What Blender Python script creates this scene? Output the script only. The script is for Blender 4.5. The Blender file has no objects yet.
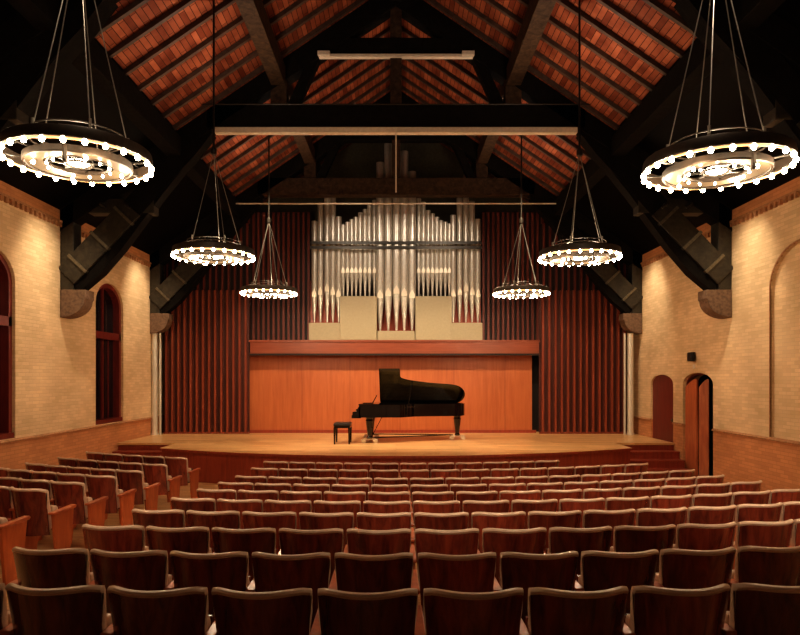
import bpy, bmesh, math, random
from mathutils import Vector, Matrix
random.seed(7)
PI = math.pi
C = bpy.context.scene.collection
E = 2.35                       # eye height above the flat floor in front of the stage
STAGE = E - 1.63               # stage top
RX, RS = 8.26, 0.68            # roof apex above the eye, roof slope
W = 7.0                        # half width of the hall

# ------------------------------------------------------------------ materials
def new_mat(name):
    m = bpy.data.materials.new(name); m.use_nodes = True
    nt = m.node_tree; b = nt.nodes['Principled BSDF']
    return m, nt, b
def N(nt, t, **kw):
    n = nt.nodes.new(t)
    for k, v in kw.items():
        if k in n.inputs: n.inputs[k].default_value = v
        else: setattr(n, k, v)
    return n
def ramp(nt, fac, stops):
    r = nt.nodes.new('ShaderNodeValToRGB'); e = r.color_ramp.elements
    while len(e) < len(stops): e.new(0.5)
    for i, (p, c) in enumerate(stops):
        e[i].position = p; e[i].color = (*c, 1)
    nt.links.new(fac, r.inputs['Fac']); return r
def coords(nt, scale=(1,1,1), kind='Object', rot=(0,0,0)):
    t = nt.nodes.new('ShaderNodeTexCoord'); mp = nt.nodes.new('ShaderNodeMapping')
    mp.inputs['Scale'].default_value = scale; mp.inputs['Rotation'].default_value = rot
    nt.links.new(t.outputs[kind], mp.inputs['Vector']); return mp
def plain(name, col, rough=.5, metal=0, coat=0, noise=.0, spec=.5):
    m, nt, b = new_mat(name)
    b.inputs['Roughness'].default_value = rough; b.inputs['Metallic'].default_value = metal
    b.inputs['Coat Weight'].default_value = coat; b.inputs['Coat Roughness'].default_value = .08
    b.inputs['Specular IOR Level'].default_value = spec
    mp = coords(nt, (6,6,6)); n = N(nt, 'ShaderNodeTexNoise', Scale=3.0, Detail=4.0)
    nt.links.new(mp.outputs[0], n.inputs['Vector'])
    d = tuple(c*(1-noise) for c in col); u = tuple(min(1, c*(1+noise)) for c in col)
    r = ramp(nt, n.outputs['Fac'], [(.3, d), (.7, u)])
    nt.links.new(r.outputs[0], b.inputs['Base Color'])
    return m
def wood(name, dark, light, scale=(8,8,.6), rough=.35, coat=0, vary=0, bump=.0, spec=.5):
    m, nt, b = new_mat(name)
    mp = coords(nt, scale)
    n = N(nt, 'ShaderNodeTexNoise', Scale=3.0, Detail=6.0, Roughness=.6, Distortion=.6)
    nt.links.new(mp.outputs[0], n.inputs['Vector'])
    out = ramp(nt, n.outputs['Fac'], [(.32, dark), (.68, light)]).outputs[0]
    if vary:
        oi = nt.nodes.new('ShaderNodeObjectInfo')
        mr = N(nt, 'ShaderNodeMapRange'); mr.inputs['To Min'].default_value = 1-vary; mr.inputs['To Max'].default_value = 1+vary
        nt.links.new(oi.outputs['Random'], mr.inputs['Value'])
        hs = nt.nodes.new('ShaderNodeHueSaturation')
        nt.links.new(mr.outputs[0], hs.inputs['Value']); nt.links.new(out, hs.inputs['Color'])
        # each object gets its own bit of grain
        ad = nt.nodes.new('ShaderNodeVectorMath'); ad.operation = 'ADD'
        sc = nt.nodes.new('ShaderNodeVectorMath'); sc.operation = 'SCALE'; sc.inputs['Scale'].default_value = 40
        nt.links.new(oi.outputs['Random'], sc.inputs[0]); nt.links.new(mp.outputs[0], ad.inputs[0]); nt.links.new(sc.outputs[0], ad.inputs[1])
        nt.links.new(ad.outputs[0], n.inputs['Vector'])
        out = hs.outputs[0]
    nt.links.new(out, b.inputs['Base Color'])
    b.inputs['Roughness'].default_value = rough; b.inputs['Coat Weight'].default_value = coat
    b.inputs['Coat Roughness'].default_value = .12; b.inputs['Specular IOR Level'].default_value = spec
    if bump:
        bp = N(nt, 'ShaderNodeBump', Strength=bump, Distance=.02)
        nt.links.new(n.outputs['Fac'], bp.inputs['Height']); nt.links.new(bp.outputs[0], b.inputs['Normal'])
    return m
def emit(name, col, strength, sample=False):
    m, nt, b = new_mat(name)
    b.inputs['Base Color'].default_value = (*col, 1)
    b.inputs['Emission Color'].default_value = (*col, 1); b.inputs['Emission Strength'].default_value = strength
    if not sample:
        m.cycles.emission_sampling = 'NONE'
    return m

def brick(name):
    """tan brick above the sill band, redder brick below it; runs along Y on the side walls"""
    m, nt, b = new_mat(name)
    t = nt.nodes.new('ShaderNodeTexCoord'); sp = nt.nodes.new('ShaderNodeSeparateXYZ'); nt.links.new(t.outputs['Object'], sp.inputs[0])
    cb = nt.nodes.new('ShaderNodeCombineXYZ')
    ad = N(nt, 'ShaderNodeMath', operation='ADD'); nt.links.new(sp.outputs['X'], ad.inputs[0]); nt.links.new(sp.outputs['Y'], ad.inputs[1])
    nt.links.new(ad.outputs[0], cb.inputs['X']); nt.links.new(sp.outputs['Z'], cb.inputs['Y'])
    def br(c1, c2, mo):
        k = N(nt, 'ShaderNodeTexBrick', Scale=1.0); k.inputs['Brick Width'].default_value = .24; k.inputs['Row Height'].default_value = .068
        k.inputs['Mortar Size'].default_value = .006; k.inputs['Mortar Smooth'].default_value = .4
        k.inputs['Color1'].default_value = (*c1,1); k.inputs['Color2'].default_value = (*c2,1); k.inputs['Mortar'].default_value = (*mo,1)
        k.inputs['Bias'].default_value = -.1
        nt.links.new(cb.outputs[0], k.inputs['Vector']); return k
    up = br((.80,.58,.35), (.66,.46,.26), (.64,.45,.27)); lo = br((.64,.29,.125), (.52,.22,.09), (.48,.20,.085))
    def step(v):
        g = N(nt, 'ShaderNodeMath', operation='GREATER_THAN'); g.inputs[1].default_value = v
        nt.links.new(sp.outputs['Z'], g.inputs[0]); return g
    g1 = step(E-1.13); g2 = step(E+3.26)
    mx = N(nt, 'ShaderNodeMix', data_type='RGBA'); nt.links.new(g1.outputs[0], mx.inputs[0]); nt.links.new(lo.outputs['Color'], mx.inputs[6]); nt.links.new(up.outputs['Color'], mx.inputs[7])
    m2 = N(nt, 'ShaderNodeMix', data_type='RGBA'); nt.links.new(g2.outputs[0], m2.inputs[0]); nt.links.new(mx.outputs[2], m2.inputs[6]); nt.links.new(lo.outputs['Color'], m2.inputs[7])
    ns = N(nt, 'ShaderNodeTexNoise', Scale=.9, Detail=5.0); nt.links.new(t.outputs['Object'], ns.inputs['Vector'])
    rr = ramp(nt, ns.outputs['Fac'], [(.3, (.80,.78,.74)), (.7, (1.08,1.08,1.08))])
    m3 = N(nt, 'ShaderNodeMix', data_type='RGBA', blend_type='MULTIPLY'); m3.inputs[0].default_value = 1
    nt.links.new(m2.outputs[2], m3.inputs[6]); nt.links.new(rr.outputs[0], m3.inputs[7])
    nt.links.new(m3.outputs[2], b.inputs['Base Color']); b.inputs['Roughness'].default_value = .8
    bp = N(nt, 'ShaderNodeBump', Strength=.35, Distance=.01); nt.links.new(up.outputs['Fac'], bp.inputs['Height']); bp.invert = True
    nt.links.new(bp.outputs[0], b.inputs['Normal'])
    return m

def roof_boards(name):
    m, nt, b = new_mat(name)
    t = nt.nodes.new('ShaderNodeTexCoord'); sp = nt.nodes.new('ShaderNodeSeparateXYZ'); nt.links.new(t.outputs['Object'], sp.inputs[0])
    ab = N(nt, 'ShaderNodeMath', operation='ABSOLUTE'); nt.links.new(sp.outputs['X'], ab.inputs[0])
    cb = nt.nodes.new('ShaderNodeCombineXYZ'); nt.links.new(sp.outputs['Y'], cb.inputs['X']); nt.links.new(ab.outputs[0], cb.inputs['Y'])
    k = N(nt, 'ShaderNodeTexBrick', Scale=1.0); k.offset = 0.5
    k.inputs['Brick Width'].default_value = .6; k.inputs['Row Height'].default_value = .09
    k.inputs['Mortar Size'].default_value = .006; k.inputs['Mortar Smooth'].default_value = .3
    k.inputs['Color1'].default_value = (.38,.120,.055,1); k.inputs['Color2'].default_value = (.17,.040,.018,1); k.inputs['Mortar'].default_value = (.05,.014,.006,1)
    nt.links.new(cb.outputs[0], k.inputs['Vector'])
    ns = N(nt, 'ShaderNodeTexNoise', Scale=2.2, Detail=3.0); nt.links.new(t.outputs['Object'], ns.inputs['Vector'])
    rr = ramp(nt, ns.outputs['Fac'], [(.3, (.55,.45,.45)), (.65, (1.1,1.1,1.15))])
    m3 = N(nt, 'ShaderNodeMix', data_type='RGBA', blend_type='MULTIPLY'); m3.inputs[0].default_value = 1
    nt.links.new(k.outputs['Color'], m3.inputs[6]); nt.links.new(rr.outputs[0], m3.inputs[7])
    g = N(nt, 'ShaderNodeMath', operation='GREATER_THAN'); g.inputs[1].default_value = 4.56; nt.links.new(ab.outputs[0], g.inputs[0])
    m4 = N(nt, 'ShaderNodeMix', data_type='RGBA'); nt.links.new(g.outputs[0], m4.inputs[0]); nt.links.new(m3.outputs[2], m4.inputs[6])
    m4.inputs[7].default_value = (.003,.002,.0015,1); b.inputs['Specular IOR Level'].default_value = .1  # eave boards coloured near black, standing in for the unlit part of the roof
    nt.links.new(m4.outputs[2], b.inputs['Base Color']); b.inputs['Roughness'].default_value = .6
    return m

def strip_floor(name, c1, c2, mo, rough, w, l, coat=0):
    m, nt, b = new_mat(name)
    mp = coords(nt)
    k = N(nt, 'ShaderNodeTexBrick', Scale=1.0); k.offset = .37
    k.inputs['Brick Width'].default_value = l; k.inputs['Row Height'].default_value = w
    k.inputs['Mortar Size'].default_value = .004; k.inputs['Color1'].default_value = (*c1,1); k.inputs['Color2'].default_value = (*c2,1); k.inputs['Mortar'].default_value = (*mo,1)
    nt.links.new(mp.outputs[0], k.inputs['Vector'])
    mp2 = coords(nt, (1.2,9,1)); ns = N(nt, 'ShaderNodeTexNoise', Scale=2.0, Detail=5.0); nt.links.new(mp2.outputs[0], ns.inputs['Vector'])
    rr = ramp(nt, ns.outputs['Fac'], [(.3, (.8,.76,.7)), (.7, (1.05,1.05,1.05))])
    m3 = N(nt, 'ShaderNodeMix', data_type='RGBA', blend_type='MULTIPLY'); m3.inputs[0].default_value = 1
    nt.links.new(k.outputs['Color'], m3.inputs[6]); nt.links.new(rr.outputs[0], m3.inputs[7])
    nt.links.new(m3.outputs[2], b.inputs['Base Color']); b.inputs['Roughness'].default_value = rough
    b.inputs['Coat Weight'].default_value = coat; b.inputs['Coat Roughness'].default_value = .15
    return m

M = {}
M['brick'] = brick('tan_brick')
M['brick_trim'] = plain('brick_trim', (.40,.19,.085), .8, noise=.25)
M['stone'] = plain('corbel_stone', (.17,.10,.06), .75, noise=.35)
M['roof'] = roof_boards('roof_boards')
M['rafter'] = wood('rafter_wood', (.035,.020,.014), (.085,.050,.034), (2,2,2), .6)
M['beam'] = wood('shaded_beam', (.004,.0028,.002), (.010,.007,.005), (3,3,3), .8, bump=.3, spec=.12)  # truss timber where it lies in shade, the darkness put into its colour
M['beam_lit'] = wood('lit_beam', (.022,.012,.007), (.075,.042,.022), (3,3,3), .7, bump=.3, spec=.2)  # same timber where light catches it, painted lighter
M['brace'] = wood('grey_brown_brace', (.016,.013,.009), (.045,.036,.024), (3,3,3), .45, bump=.3)
M['strap'] = plain('iron_strap', (.16,.14,.10), .4, .6, noise=.3)
M['batten'] = plain('white_batten', (.70,.60,.48), .5, noise=.08)
M['rod'] = plain('steel_rod', (.32,.30,.27), .35, .8)
M['rod_dark'] = plain('dark_rod', (.03,.025,.02), .4, .5)
M['bronze'] = plain('bronze', (.032,.02,.012), .5, .3, noise=.3)
M['glow_glass'] = None
M['bulb'] = emit('bulb_glass', (1,.86,.62), 45)
M['rim_glow'] = emit('ring_glow', (1,.55,.22), 1.3)  # bulb light on the ring, painted as an amber glow
M['orange'] = wood('stage_veneer', (.38,.10,.032), (.47,.14,.048), (5,5,.35), .38, coat=.25)
M['fascia'] = wood('red_fascia', (.19,.040,.016), (.25,.058,.022), (.5,4,8), .4)
M['skirt'] = wood('stage_skirt', (.22,.032,.016), (.33,.056,.026), (5,5,.5), .4)
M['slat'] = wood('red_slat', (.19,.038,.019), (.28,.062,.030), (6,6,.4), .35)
M['slat_shaded'] = wood('shaded_slat', (.12,.020,.012), (.18,.032,.016), (6,6,.4), .5)  # darker copy of the slat wood, light fading upwards put into its colour
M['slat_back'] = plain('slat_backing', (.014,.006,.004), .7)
M['stage_floor'] = strip_floor('maple_strip', (.84,.52,.25), (.54,.29,.11), (.45,.25,.11), .34, .09, 1.5, .08)
M['floor'] = strip_floor('hall_floor', (.60,.33,.15), (.48,.25,.11), (.2,.1,.04), .45, .09, 1.4)
M['plaster'] = plain('dark_plaster', (.075,.065,.040), .8, noise=.2)
M['black'] = plain('black_void', (.004,.004,.004), .9)
M['window_red'] = wood('window_frame_red', (.12,.012,.008), (.19,.022,.014), (5,5,1), .4)
M['glass'] = plain('dark_glass', (.004,.004,.007), .06, spec=.6)
M['door_red'] = wood('door_red', (.13,.018,.012), (.19,.030,.018), (5,5,.6), .4)
M['door_brown'] = wood('door_brown', (.34,.085,.035), (.50,.15,.06), (5,5,.6), .3, coat=.3)
M['case'] = plain('organ_case', (.31,.25,.155), .55, noise=.06)
M['pipe'] = plain('pipe_metal', (.56,.52,.46), .35, .6, noise=.08)
M['pipe_mouth'] = plain('pipe_mouth', (.85,.76,.62), .35, .5)
M['lacquer'] = plain('piano_lacquer', (.006,.004,.004), .07, coat=0, spec=.5)
M['gold'] = plain('gold_plate', (.75,.48,.17), .45, .5, noise=.2)
M['ivory'] = plain('ivory_keys', (.7,.66,.56), .3)
M['chrome'] = plain('chrome', (.75,.72,.68), .2, 1)
M['felt'] = plain('red_felt', (.20,.015,.01), .9)
M['shell'] = wood('mahogany_shell', (.080,.013,.008), (.26,.050,.023), (5,5,.9), .25, coat=.4, vary=.4)
M['cloth'] = plain('tan_cloth', (.62,.43,.30), .5, noise=.10)
M['seat_wood'] = wood('seat_end_wood', (.36,.075,.022), (.52,.13,.04), (5,5,.9), .35, coat=.25, vary=.15)
M['grey_pipe'] = plain('silver_grey_paint', (.62,.56,.46), .4, .3)
M['speaker'] = plain('speaker_black', (.006,.006,.006), .6)

def glow_mat():
    m, nt, b = new_mat('lit_glass_dish')
    b.inputs['Base Color'].default_value = (.07,.05,.03,1); b.inputs['Roughness'].default_value = .4
    b.inputs['Emission Color'].default_value = (1,.62,.32,1); b.inputs['Emission Strength'].default_value = .16
    m.cycles.emission_sampling = 'NONE'
    return m
M['glow_glass'] = glow_mat()

# ------------------------------------------------------------------ mesh builder
class MB:
    def __init__(s): s.bm = bmesh.new()
    def face(s, pts):
        vs = [s.bm.verts.new(p) for p in pts]
        try: return s.bm.faces.new(vs)
        except Exception: return None
    def box(s, x0, x1, y0, y1, z0, z1):
        r = bmesh.ops.create_cube(s.bm, size=1)
        for v in r['verts']:
            v.co = Vector(((x0+x1)/2+v.co.x*(x1-x0), (y0+y1)/2+v.co.y*(y1-y0), (z0+z1)/2+v.co.z*(z1-z0)))
        return s
    def prism(s, prof, axis, a, b):
        """profile (u,v) extruded from a to b along axis: 'y' -> (u, ., v); 'x' -> (., u, v); 'z' -> (u, v, .)"""
        def P(u, v, t):
            return (u, t, v) if axis == 'y' else ((t, u, v) if axis == 'x' else (u, v, t))
        A = [s.bm.verts.new(P(u, v, a)) for u, v in prof]; B = [s.bm.verts.new(P(u, v, b)) for u, v in prof]
        n = len(prof)
        s.bm.faces.new(A); s.bm.faces.new(B[::-1])
        for i in range(n):
            s.bm.faces.new((A[i], B[i], B[(i+1) % n], A[(i+1) % n]))
        return s
    def cyl(s, p0, p1, r0, r1=None, n=10):
        r1 = r0 if r1 is None else r1
        p0, p1 = Vector(p0), Vector(p1); d = p1-p0
        q = d.to_track_quat('Z', 'Y').to_matrix()
        A = [s.bm.verts.new(p0 + q @ Vector((r0*math.cos(2*PI*i/n), r0*math.sin(2*PI*i/n), 0))) for i in range(n)]
        B = [s.bm.verts.new(p1 + q @ Vector((r1*math.cos(2*PI*i/n), r1*math.sin(2*PI*i/n), 0))) for i in range(n)]
        s.bm.faces.new(A[::-1]); s.bm.faces.new(B)
        for i in range(n): s.bm.faces.new((A[i], A[(i+1) % n], B[(i+1) % n], B[i]))
        return s
    def lathe(s, prof, c=(0,0,0), n=32, cap=True):
        rings = []
        for r, z in prof:
            rings.append([s.bm.verts.new((c[0]+r*math.cos(2*PI*i/n), c[1]+r*math.sin(2*PI*i/n), c[2]+z)) for i in range(n)])
        for a, b in zip(rings, rings[1:]):
            for i in range(n): s.bm.faces.new((a[i], a[(i+1) % n], b[(i+1) % n], b[i]))
        if cap:
            s.bm.faces.new(rings[0][::-1]); s.bm.faces.new(rings[-1])
        return s
    def torus(s, c, R, r, n=48, m=8, sz=1):
        g = [[s.bm.verts.new((c[0]+(R+r*math.cos(2*PI*j/m))*math.cos(2*PI*i/n), c[1]+(R+r*math.cos(2*PI*j/m))*math.sin(2*PI*i/n), c[2]+sz*r*math.sin(2*PI*j/m))) for j in range(m)] for i in range(n)]
        for i in range(n):
            for j in range(m):
                s.bm.faces.new((g[i][j], g[(i+1) % n][j], g[(i+1) % n][(j+1) % m], g[i][(j+1) % m]))
        return s
    def ball(s, c, r, sz=1, sub=2):
        q = bmesh.ops.create_icosphere(s.bm, subdivisions=sub, radius=r)
        for v in q['verts']: v.co = Vector((c[0]+v.co.x, c[1]+v.co.y, c[2]+v.co.z*sz))
        return s
    def strip(s, pts, t, axis_lo, axis_hi, closed=False):
        """ribbon of thickness t following (u,v) points, extruded along y"""
        n = len(pts); up = []; dn = []
        for i, p in enumerate(pts):
            a = Vector(pts[max(i-1, 0)]); b = Vector(pts[min(i+1, n-1)]); d = (b-a).normalized(); nn = Vector((-d.y, d.x))
            up.append(Vector(p)+nn*t/2); dn.append(Vector(p)-nn*t/2)
        for i in range(n-1):
            s.prism([tuple(up[i]), tuple(up[i+1]), tuple(dn[i+1]), tuple(dn[i])], 'y', axis_lo, axis_hi)
        return s
    def build(s, name, mat, parent=None, smooth=False, bevel=0, origin=None):
        bmesh.ops.recalc_face_normals(s.bm, faces=s.bm.faces)
        off = Vector(parent.location) if parent is not None else Vector((0,0,0))
        if parent is not None and parent.parent is not None: off = off + Vector(parent.parent.location)
        if origin is not None: off = Vector(origin)
        if off.length > 0:
            for v in s.bm.verts: v.co -= off
        me = bpy.data.meshes.new(name); s.bm.to_mesh(me); s.bm.free()
        me.materials.append(mat)
        if smooth:
            for p in me.polygons: p.use_smooth = True
            me.set_sharp_from_angle(angle=math.radians(38))
        o = bpy.data.objects.new(name, me); C.objects.link(o)
        if parent is not None: o.parent = parent
        if origin is not None: o.location = origin
        if bevel:
            mod = o.modifiers.new('bevel', 'BEVEL'); mod.width = bevel; mod.segments = 2; mod.limit_method = 'ANGLE'
        return o
def tag(o, label=None, cat=None, group=None, kind=None):
    if label: o['label'] = label
    if cat: o['category'] = cat
    if group: o['group'] = group
    if kind: o['kind'] = kind
    return o
def thing(name, label, cat, loc=(0,0,0), group=None, rz=0):
    o = bpy.data.objects.new(name, None); C.objects.link(o); o.location = loc; o.rotation_euler = (0,0,rz)
    o.empty_display_size = .1
    return tag(o, label, cat, group)
def struct(o): return tag(o, kind='structure')
KIDS = {}
def copy_tree(o, parent=None):
    kids = [c for c in list(C.objects) if c.parent == o] if o.name not in KIDS else KIDS[o.name]
    KIDS[o.name] = kids
    c = o.copy(); C.objects.link(c)
    c.parent = parent
    for k in kids: copy_tree(k, c)
    return c

# ------------------------------------------------------------------ floor height
ZT = [(-4,.80),(0,.84),(3.28,1.045),(4.2,1.110),(5.1,1.168),(5.99,1.230),(6.89,1.298),(7.76,1.352),(8.68,1.418),(9.57,1.465),(10.55,1.482),(11.52,1.50),(30,1.50)]
def back_h(x, y):
    y -= x*x/26.0
    if y <= ZT[0][0]: v = ZT[0][1]
    else:
        for (a, ha), (b, hb) in zip(ZT, ZT[1:]):
            if a <= y <= b: v = ha+(hb-ha)*(y-a)/(b-a); break
    if x < -2.6:
        t = min(1, (-2.6-x)/1.1); v -= .08*t*t*(3-2*t)*(1 if y < 12 else max(0, 1-(y-12)/2))
    return v
def floor_z(x, y): return E - (back_h(x, y)+.85)

mb = MB(); nx, ny = 40, 60
grid = [[mb.bm.verts.new((-W-.3+(2*W+.6)*i/nx, -4+24*j/ny, floor_z(-W-.3+(2*W+.6)*i/nx, -4+24*j/ny))) for i in range(nx+1)] for j in range(ny+1)]
for j in range(ny):
    for i in range(nx): mb.bm.faces.new((grid[j][i], grid[j][i+1], grid[j+1][i+1], grid[j+1][i]))
struct(mb.build('floor', M['floor'], smooth=True))
FLOOR = floor_z(0, 14)

# ------------------------------------------------------------------ side walls with arched openings
def arch_pts(y0, y1, spring, rise, n=14):
    c = (y0+y1)/2; h = (y1-y0)/2
    return [(c-h*math.cos(PI*i/n), spring+rise*math.sin(PI*i/n)) for i in range(n+1)]
def side_wall(name, x, sgn, arches, y_start=-4, y_end=20.3, z0=-.6, z1=E+3.62):
    mb = MB(); y = y_start
    for (a, b, sill, spring, rise, depth) in sorted(arches):
        mb.face([(x,y,z0),(x,a,z0),(x,a,z1),(x,y,z1)])
        mb.face([(x,a,z0),(x,b,z0),(x,b,sill),(x,a,sill)])
        P = arch_pts(a, b, spring, rise)
        for (p, q), (r, s) in zip(P, P[1:]): mb.face([(x,p,q),(x,r,s),(x,r,z1),(x,p,z1)])
        loop = [(a,sill)]+P+[(b,sill)]
        for (p, q), (r, s) in zip(loop, loop[1:]+loop[:1]):
            mb.face([(x,p,q),(x,r,s),(x+sgn*depth,r,s),(x+sgn*depth,p,q)])
        y = b
    mb.face([(x,y,z0),(x,y_end,z0),(x,y_end,z1),(x,y,z1)])
    bmesh.ops.remove_doubles(mb.bm, verts=mb.bm.verts, dist=.0005)
    return struct(mb.build(name, M['brick']))
SILL = E-1.10
WIN = [(10.4,11.95), (15.15,16.68), (5.6,7.15)]
side_wall('wall_left', -W, -1, [(a, b, SILL, E+1.76, .55, .3) for a, b in WIN])
DOOR_A = (16.42, 17.85); DOOR_B = (14.35, 15.85); BLIND = (10.3, 12.15)
side_wall('wall_right', W, 1, [(DOOR_B[0], DOOR_B[1], FLOOR-.02, E-.14, .26, .35), (DOOR_A[0], DOOR_A[1], FLOOR-.02, E-.16, .25, .10),
                               (BLIND[0], BLIND[1], SILL-.03, E+1.66, .72, .07), (5.5, 7.35, SILL-.03, E+1.66, .72, .07)])
# backing of the blind arches (recessed brick)
mb = MB()
for a, b in (BLIND, (5.5, 7.35)):
    mb.face([(W+.07,a-.1,SILL-.1),(W+.07,b+.1,SILL-.1),(W+.07,b+.1,E+2.5),(W+.07,a-.1,E+2.5)])
struct(mb.build('wall_blind_arch', M['brick']))
# sill bands, dentil courses, arch bands
for side, x, s in (('left', -W, 1), ('right', W, -1)):
    mb = MB(); segs = [(-4, 20.2)]
    if side == 'right': segs = [(-4, DOOR_B[0]), (DOOR_B[1], DOOR_A[0]), (DOOR_A[1], 20.2)]
    for a, b in segs:
        mb.prism([(x-s*.01, E-1.16), (x+s*.035, E-1.16), (x+s*.035, E-1.14), (x-s*.01, E-1.10)], 'y', a, b)
    struct(mb.build('trim_'+('1' if side == 'left' else '2'), M['brick_trim']))
    mb = MB(); y = 2.0
    while y < 20:
        mb.box(min(x, x+s*.05), max(x, x+s*.05), y, y+.08, E+3.14, E+3.23); y += .16
    mb.box(min(x, x+s*.06), max(x, x+s*.06), -4, 20.2, E+3.23, E+3.27)
    struct(mb.build('trim_'+('3' if side == 'left' else '4'), M['brick_trim']))
mb = MB()
for a, b in (BLIND, (5.5, 7.35)):
    P = arch_pts(a, b, E+1.66, .72, 20); Q = arch_pts(a-.03, b+.03, E+1.66, .75, 20)
    P = [(a, SILL)]+P+[(b, SILL)]; Q = [(a-.03, SILL)]+Q+[(b+.03, SILL)]
    for i in range(len(P)-1):
        mb.prism([P[i], P[i+1], Q[i+1], Q[i]], 'x', W-.012, W+.02)
struct(mb.build('trim_5', M['brick_trim']))

# windows (red frames, dark glass)
for n, (a, b) in enumerate(WIN, 1):
    xg = -W-.22
    mb = MB()                                                  # the pane
    P = [(a, SILL)]+arch_pts(a, b, E+1.76, .55)+[(b, SILL)]
    mb.face([(xg, y, z) for y, z in P])
    g = mb.build('window_%d' % n, M['glass']); struct(g)
    mb = MB()
    def ring(P, Q, x0, x1):
        for i in range(len(P)-1): mb.prism([P[i], P[i+1], Q[i+1], Q[i]], 'x', x0, x1)
    t = .10
    Q = [(a+t, SILL)]+arch_pts(a+t, b-t, E+1.76, .55-t)+[(b-t, SILL)]
    ring(P, Q, xg-.02, -W-.06)
    mb.box(xg-.02, -W-.02, a, b, SILL-.02, SILL+.10)
    mb.box(xg-.02, -W-.06, a, b, E+.95, E+1.12)
    mb.box(xg-.02, xg+.05, (a+b)/2-.03, (a+b)/2+.03, SILL, E+2.28)
    for f in (.27, .73): mb.box(xg-.02, xg+.03, a+(b-a)*f-.015, a+(b-a)*f+.015, SILL, E+1.0)
    mb.build('window_frame', M['window_red'], g)

# far door: closed red leaf in a shallow arch
mb = MB(); a, b = DOOR_A
P = [(a, FLOOR-.02)]+arch_pts(a, b, E-.16, .25)+[(b, FLOOR-.02)]
mb.prism(P, 'x', W+.05, W+.12)
dA = struct(mb.build('door_1', M['door_red']))
mb = MB(); mb.box(W+.02, W+.06, a+.12, a+.17, E-1.12, E-1.04); mb.cyl((W+.0,a+.145,E-1.08),(W+.06,a+.145,E-1.08),.02)
mb.build('door_handle', M['strap'], dA)
# near door: frame, two leaves standing ajar, dark lobby behind
a, b = DOOR_B
mb = MB()
P = [(a, FLOOR-.02)]+arch_pts(a, b, E-.14, .26)+[(b, FLOOR-.02)]
Q = [(a+.035, FLOOR-.02)]+arch_pts(a+.035, b-.035, E-.14, .225)+[(b-.035, FLOOR-.02)]
for i in range(len(P)-1): mb.prism([P[i], P[i+1], Q[i+1], Q[i]], 'x', W+.08, W+.2)
dB = struct(mb.build('door_2', M['door_red']))
def leaf(y_h, ang, wd, nm, x_h=.13):
    mb = MB(); pr = []
    for i in range(11):
        t = i/10; pr.append((t*wd, E-.22+.20*math.sin(PI*(.0+.5*t))))
    pr = [(0, FLOOR+.01)]+pr+[(wd, FLOOR+.01)]
    ca, sa = math.cos(ang), math.sin(ang)
    th = .045
    for side in (0, 1): pass
    A = [mb.bm.verts.new((W+x_h+u*sa, y_h+u*ca, v)) for u, v in pr]
    B = [mb.bm.verts.new((W+x_h+u*sa+th*ca, y_h+u*ca-th*sa, v)) for u, v in pr]
    mb.bm.faces.new(A); mb.bm.faces.new(B[::-1]); n = len(pr)
    for i in range(n): mb.bm.faces.new((A[i], B[i], B[(i+1) % n], A[(i+1) % n]))
    return mb.build(nm, M['door_brown'], dB)
leaf(b-.04, PI-.16, .44, 'door_leaf', .08)
leaf(b-.50, 2.35, .22, 'door_leaf', .17)
leaf(a+.04, 1.15, .68, 'door_leaf')
mb = MB()
mb.face([(W+2.0,a-1.5,-.3),(W+2.0,b+1.5,-.3),(W+2.0,b+1.5,E+.6),(W+2.0,a-1.5,E+.6)])
mb.face([(W+.36,a-1.5,-.3),(W+2,a-1.5,-.3),(W+2,a-1.5,E+.6),(W+.36,a-1.5,E+.6)])
mb.face([(W+.36,b+1.5,-.3),(W+2,b+1.5,-.3),(W+2,b+1.5,E+.6),(W+.36,b+1.5,E+.6)])
mb.face([(W+.36,a-1.5,E+.6),(W+2,a-1.5,E+.6),(W+2,b+1.5,E+.6),(W+.36,b+1.5,E+.6)])
mb.face([(W+.36,a-1.5,FLOOR),(W+2,a-1.5,FLOOR),(W+2,b+1.5,FLOOR),(W+.36,b+1.5,FLOOR)])
struct(mb.build('wall_lobby', M['black']))

# gable wall behind the organ, wall behind the camera
mb = MB(); yb = 20.3
mb.face([(-W-.3,yb,-.5),(W+.3,yb,-.5),(W+.3,yb,E+3.4),(0,yb,E+RX+.1),(-W-.3,yb,E+3.4)])
struct(mb.build('wall_back', M['plaster']))
mb = MB(); yb = -4
mb.face([(-W-.3,yb,-.5),(W+.3,yb,-.5),(W+.3,yb,E+3.4),(0,yb,E+RX+.1),(-W-.3,yb,E+3.4)])
struct(mb.build('wall_front', M['plaster']))
# roof slopes with their rafters
def rz(x): return E+RX-RS*abs(x)
for side, s in (('left', -1), ('right', 1)):
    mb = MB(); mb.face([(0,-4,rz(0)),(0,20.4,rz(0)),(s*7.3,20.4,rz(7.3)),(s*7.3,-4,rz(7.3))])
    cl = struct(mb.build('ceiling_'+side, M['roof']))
    for i in range(28):
        y = 3.7+.6*i
        if y > 20.2: break
        if min(abs(y-t) for t in (4.0,8.8,13.7,18.63)) < .12: continue
        mb = MB(); d = .10
        mb.prism([(0, rz(0)-.01), (s*4.62, rz(4.62)-.01), (s*4.62, rz(4.62)-d), (0, rz(0)-d)], 'y', y-.035, y+.035)
        mb.build('rafter', M['rafter'], cl)
for s, nm in ((-1, 'left'), (1, 'right')):
    for xx, wv, word in ((2.45, .15, 'upper'), (4.62, .15, 'lower')):
        mb = MB(); z = rz(xx)-.14
        mb.box(s*xx-wv, s*xx+wv, -3.9, 20.2, z-.36, z+.04)
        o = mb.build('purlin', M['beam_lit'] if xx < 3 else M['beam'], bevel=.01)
        tag(o, '%s timber purlin running the length of the %s roof slope' % (word, nm), 'beam', 'roof purlins')
mb = MB(); mb.box(-.12, .12, -3.9, 20.2, rz(0)-.42, rz(0)-.02)
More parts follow.
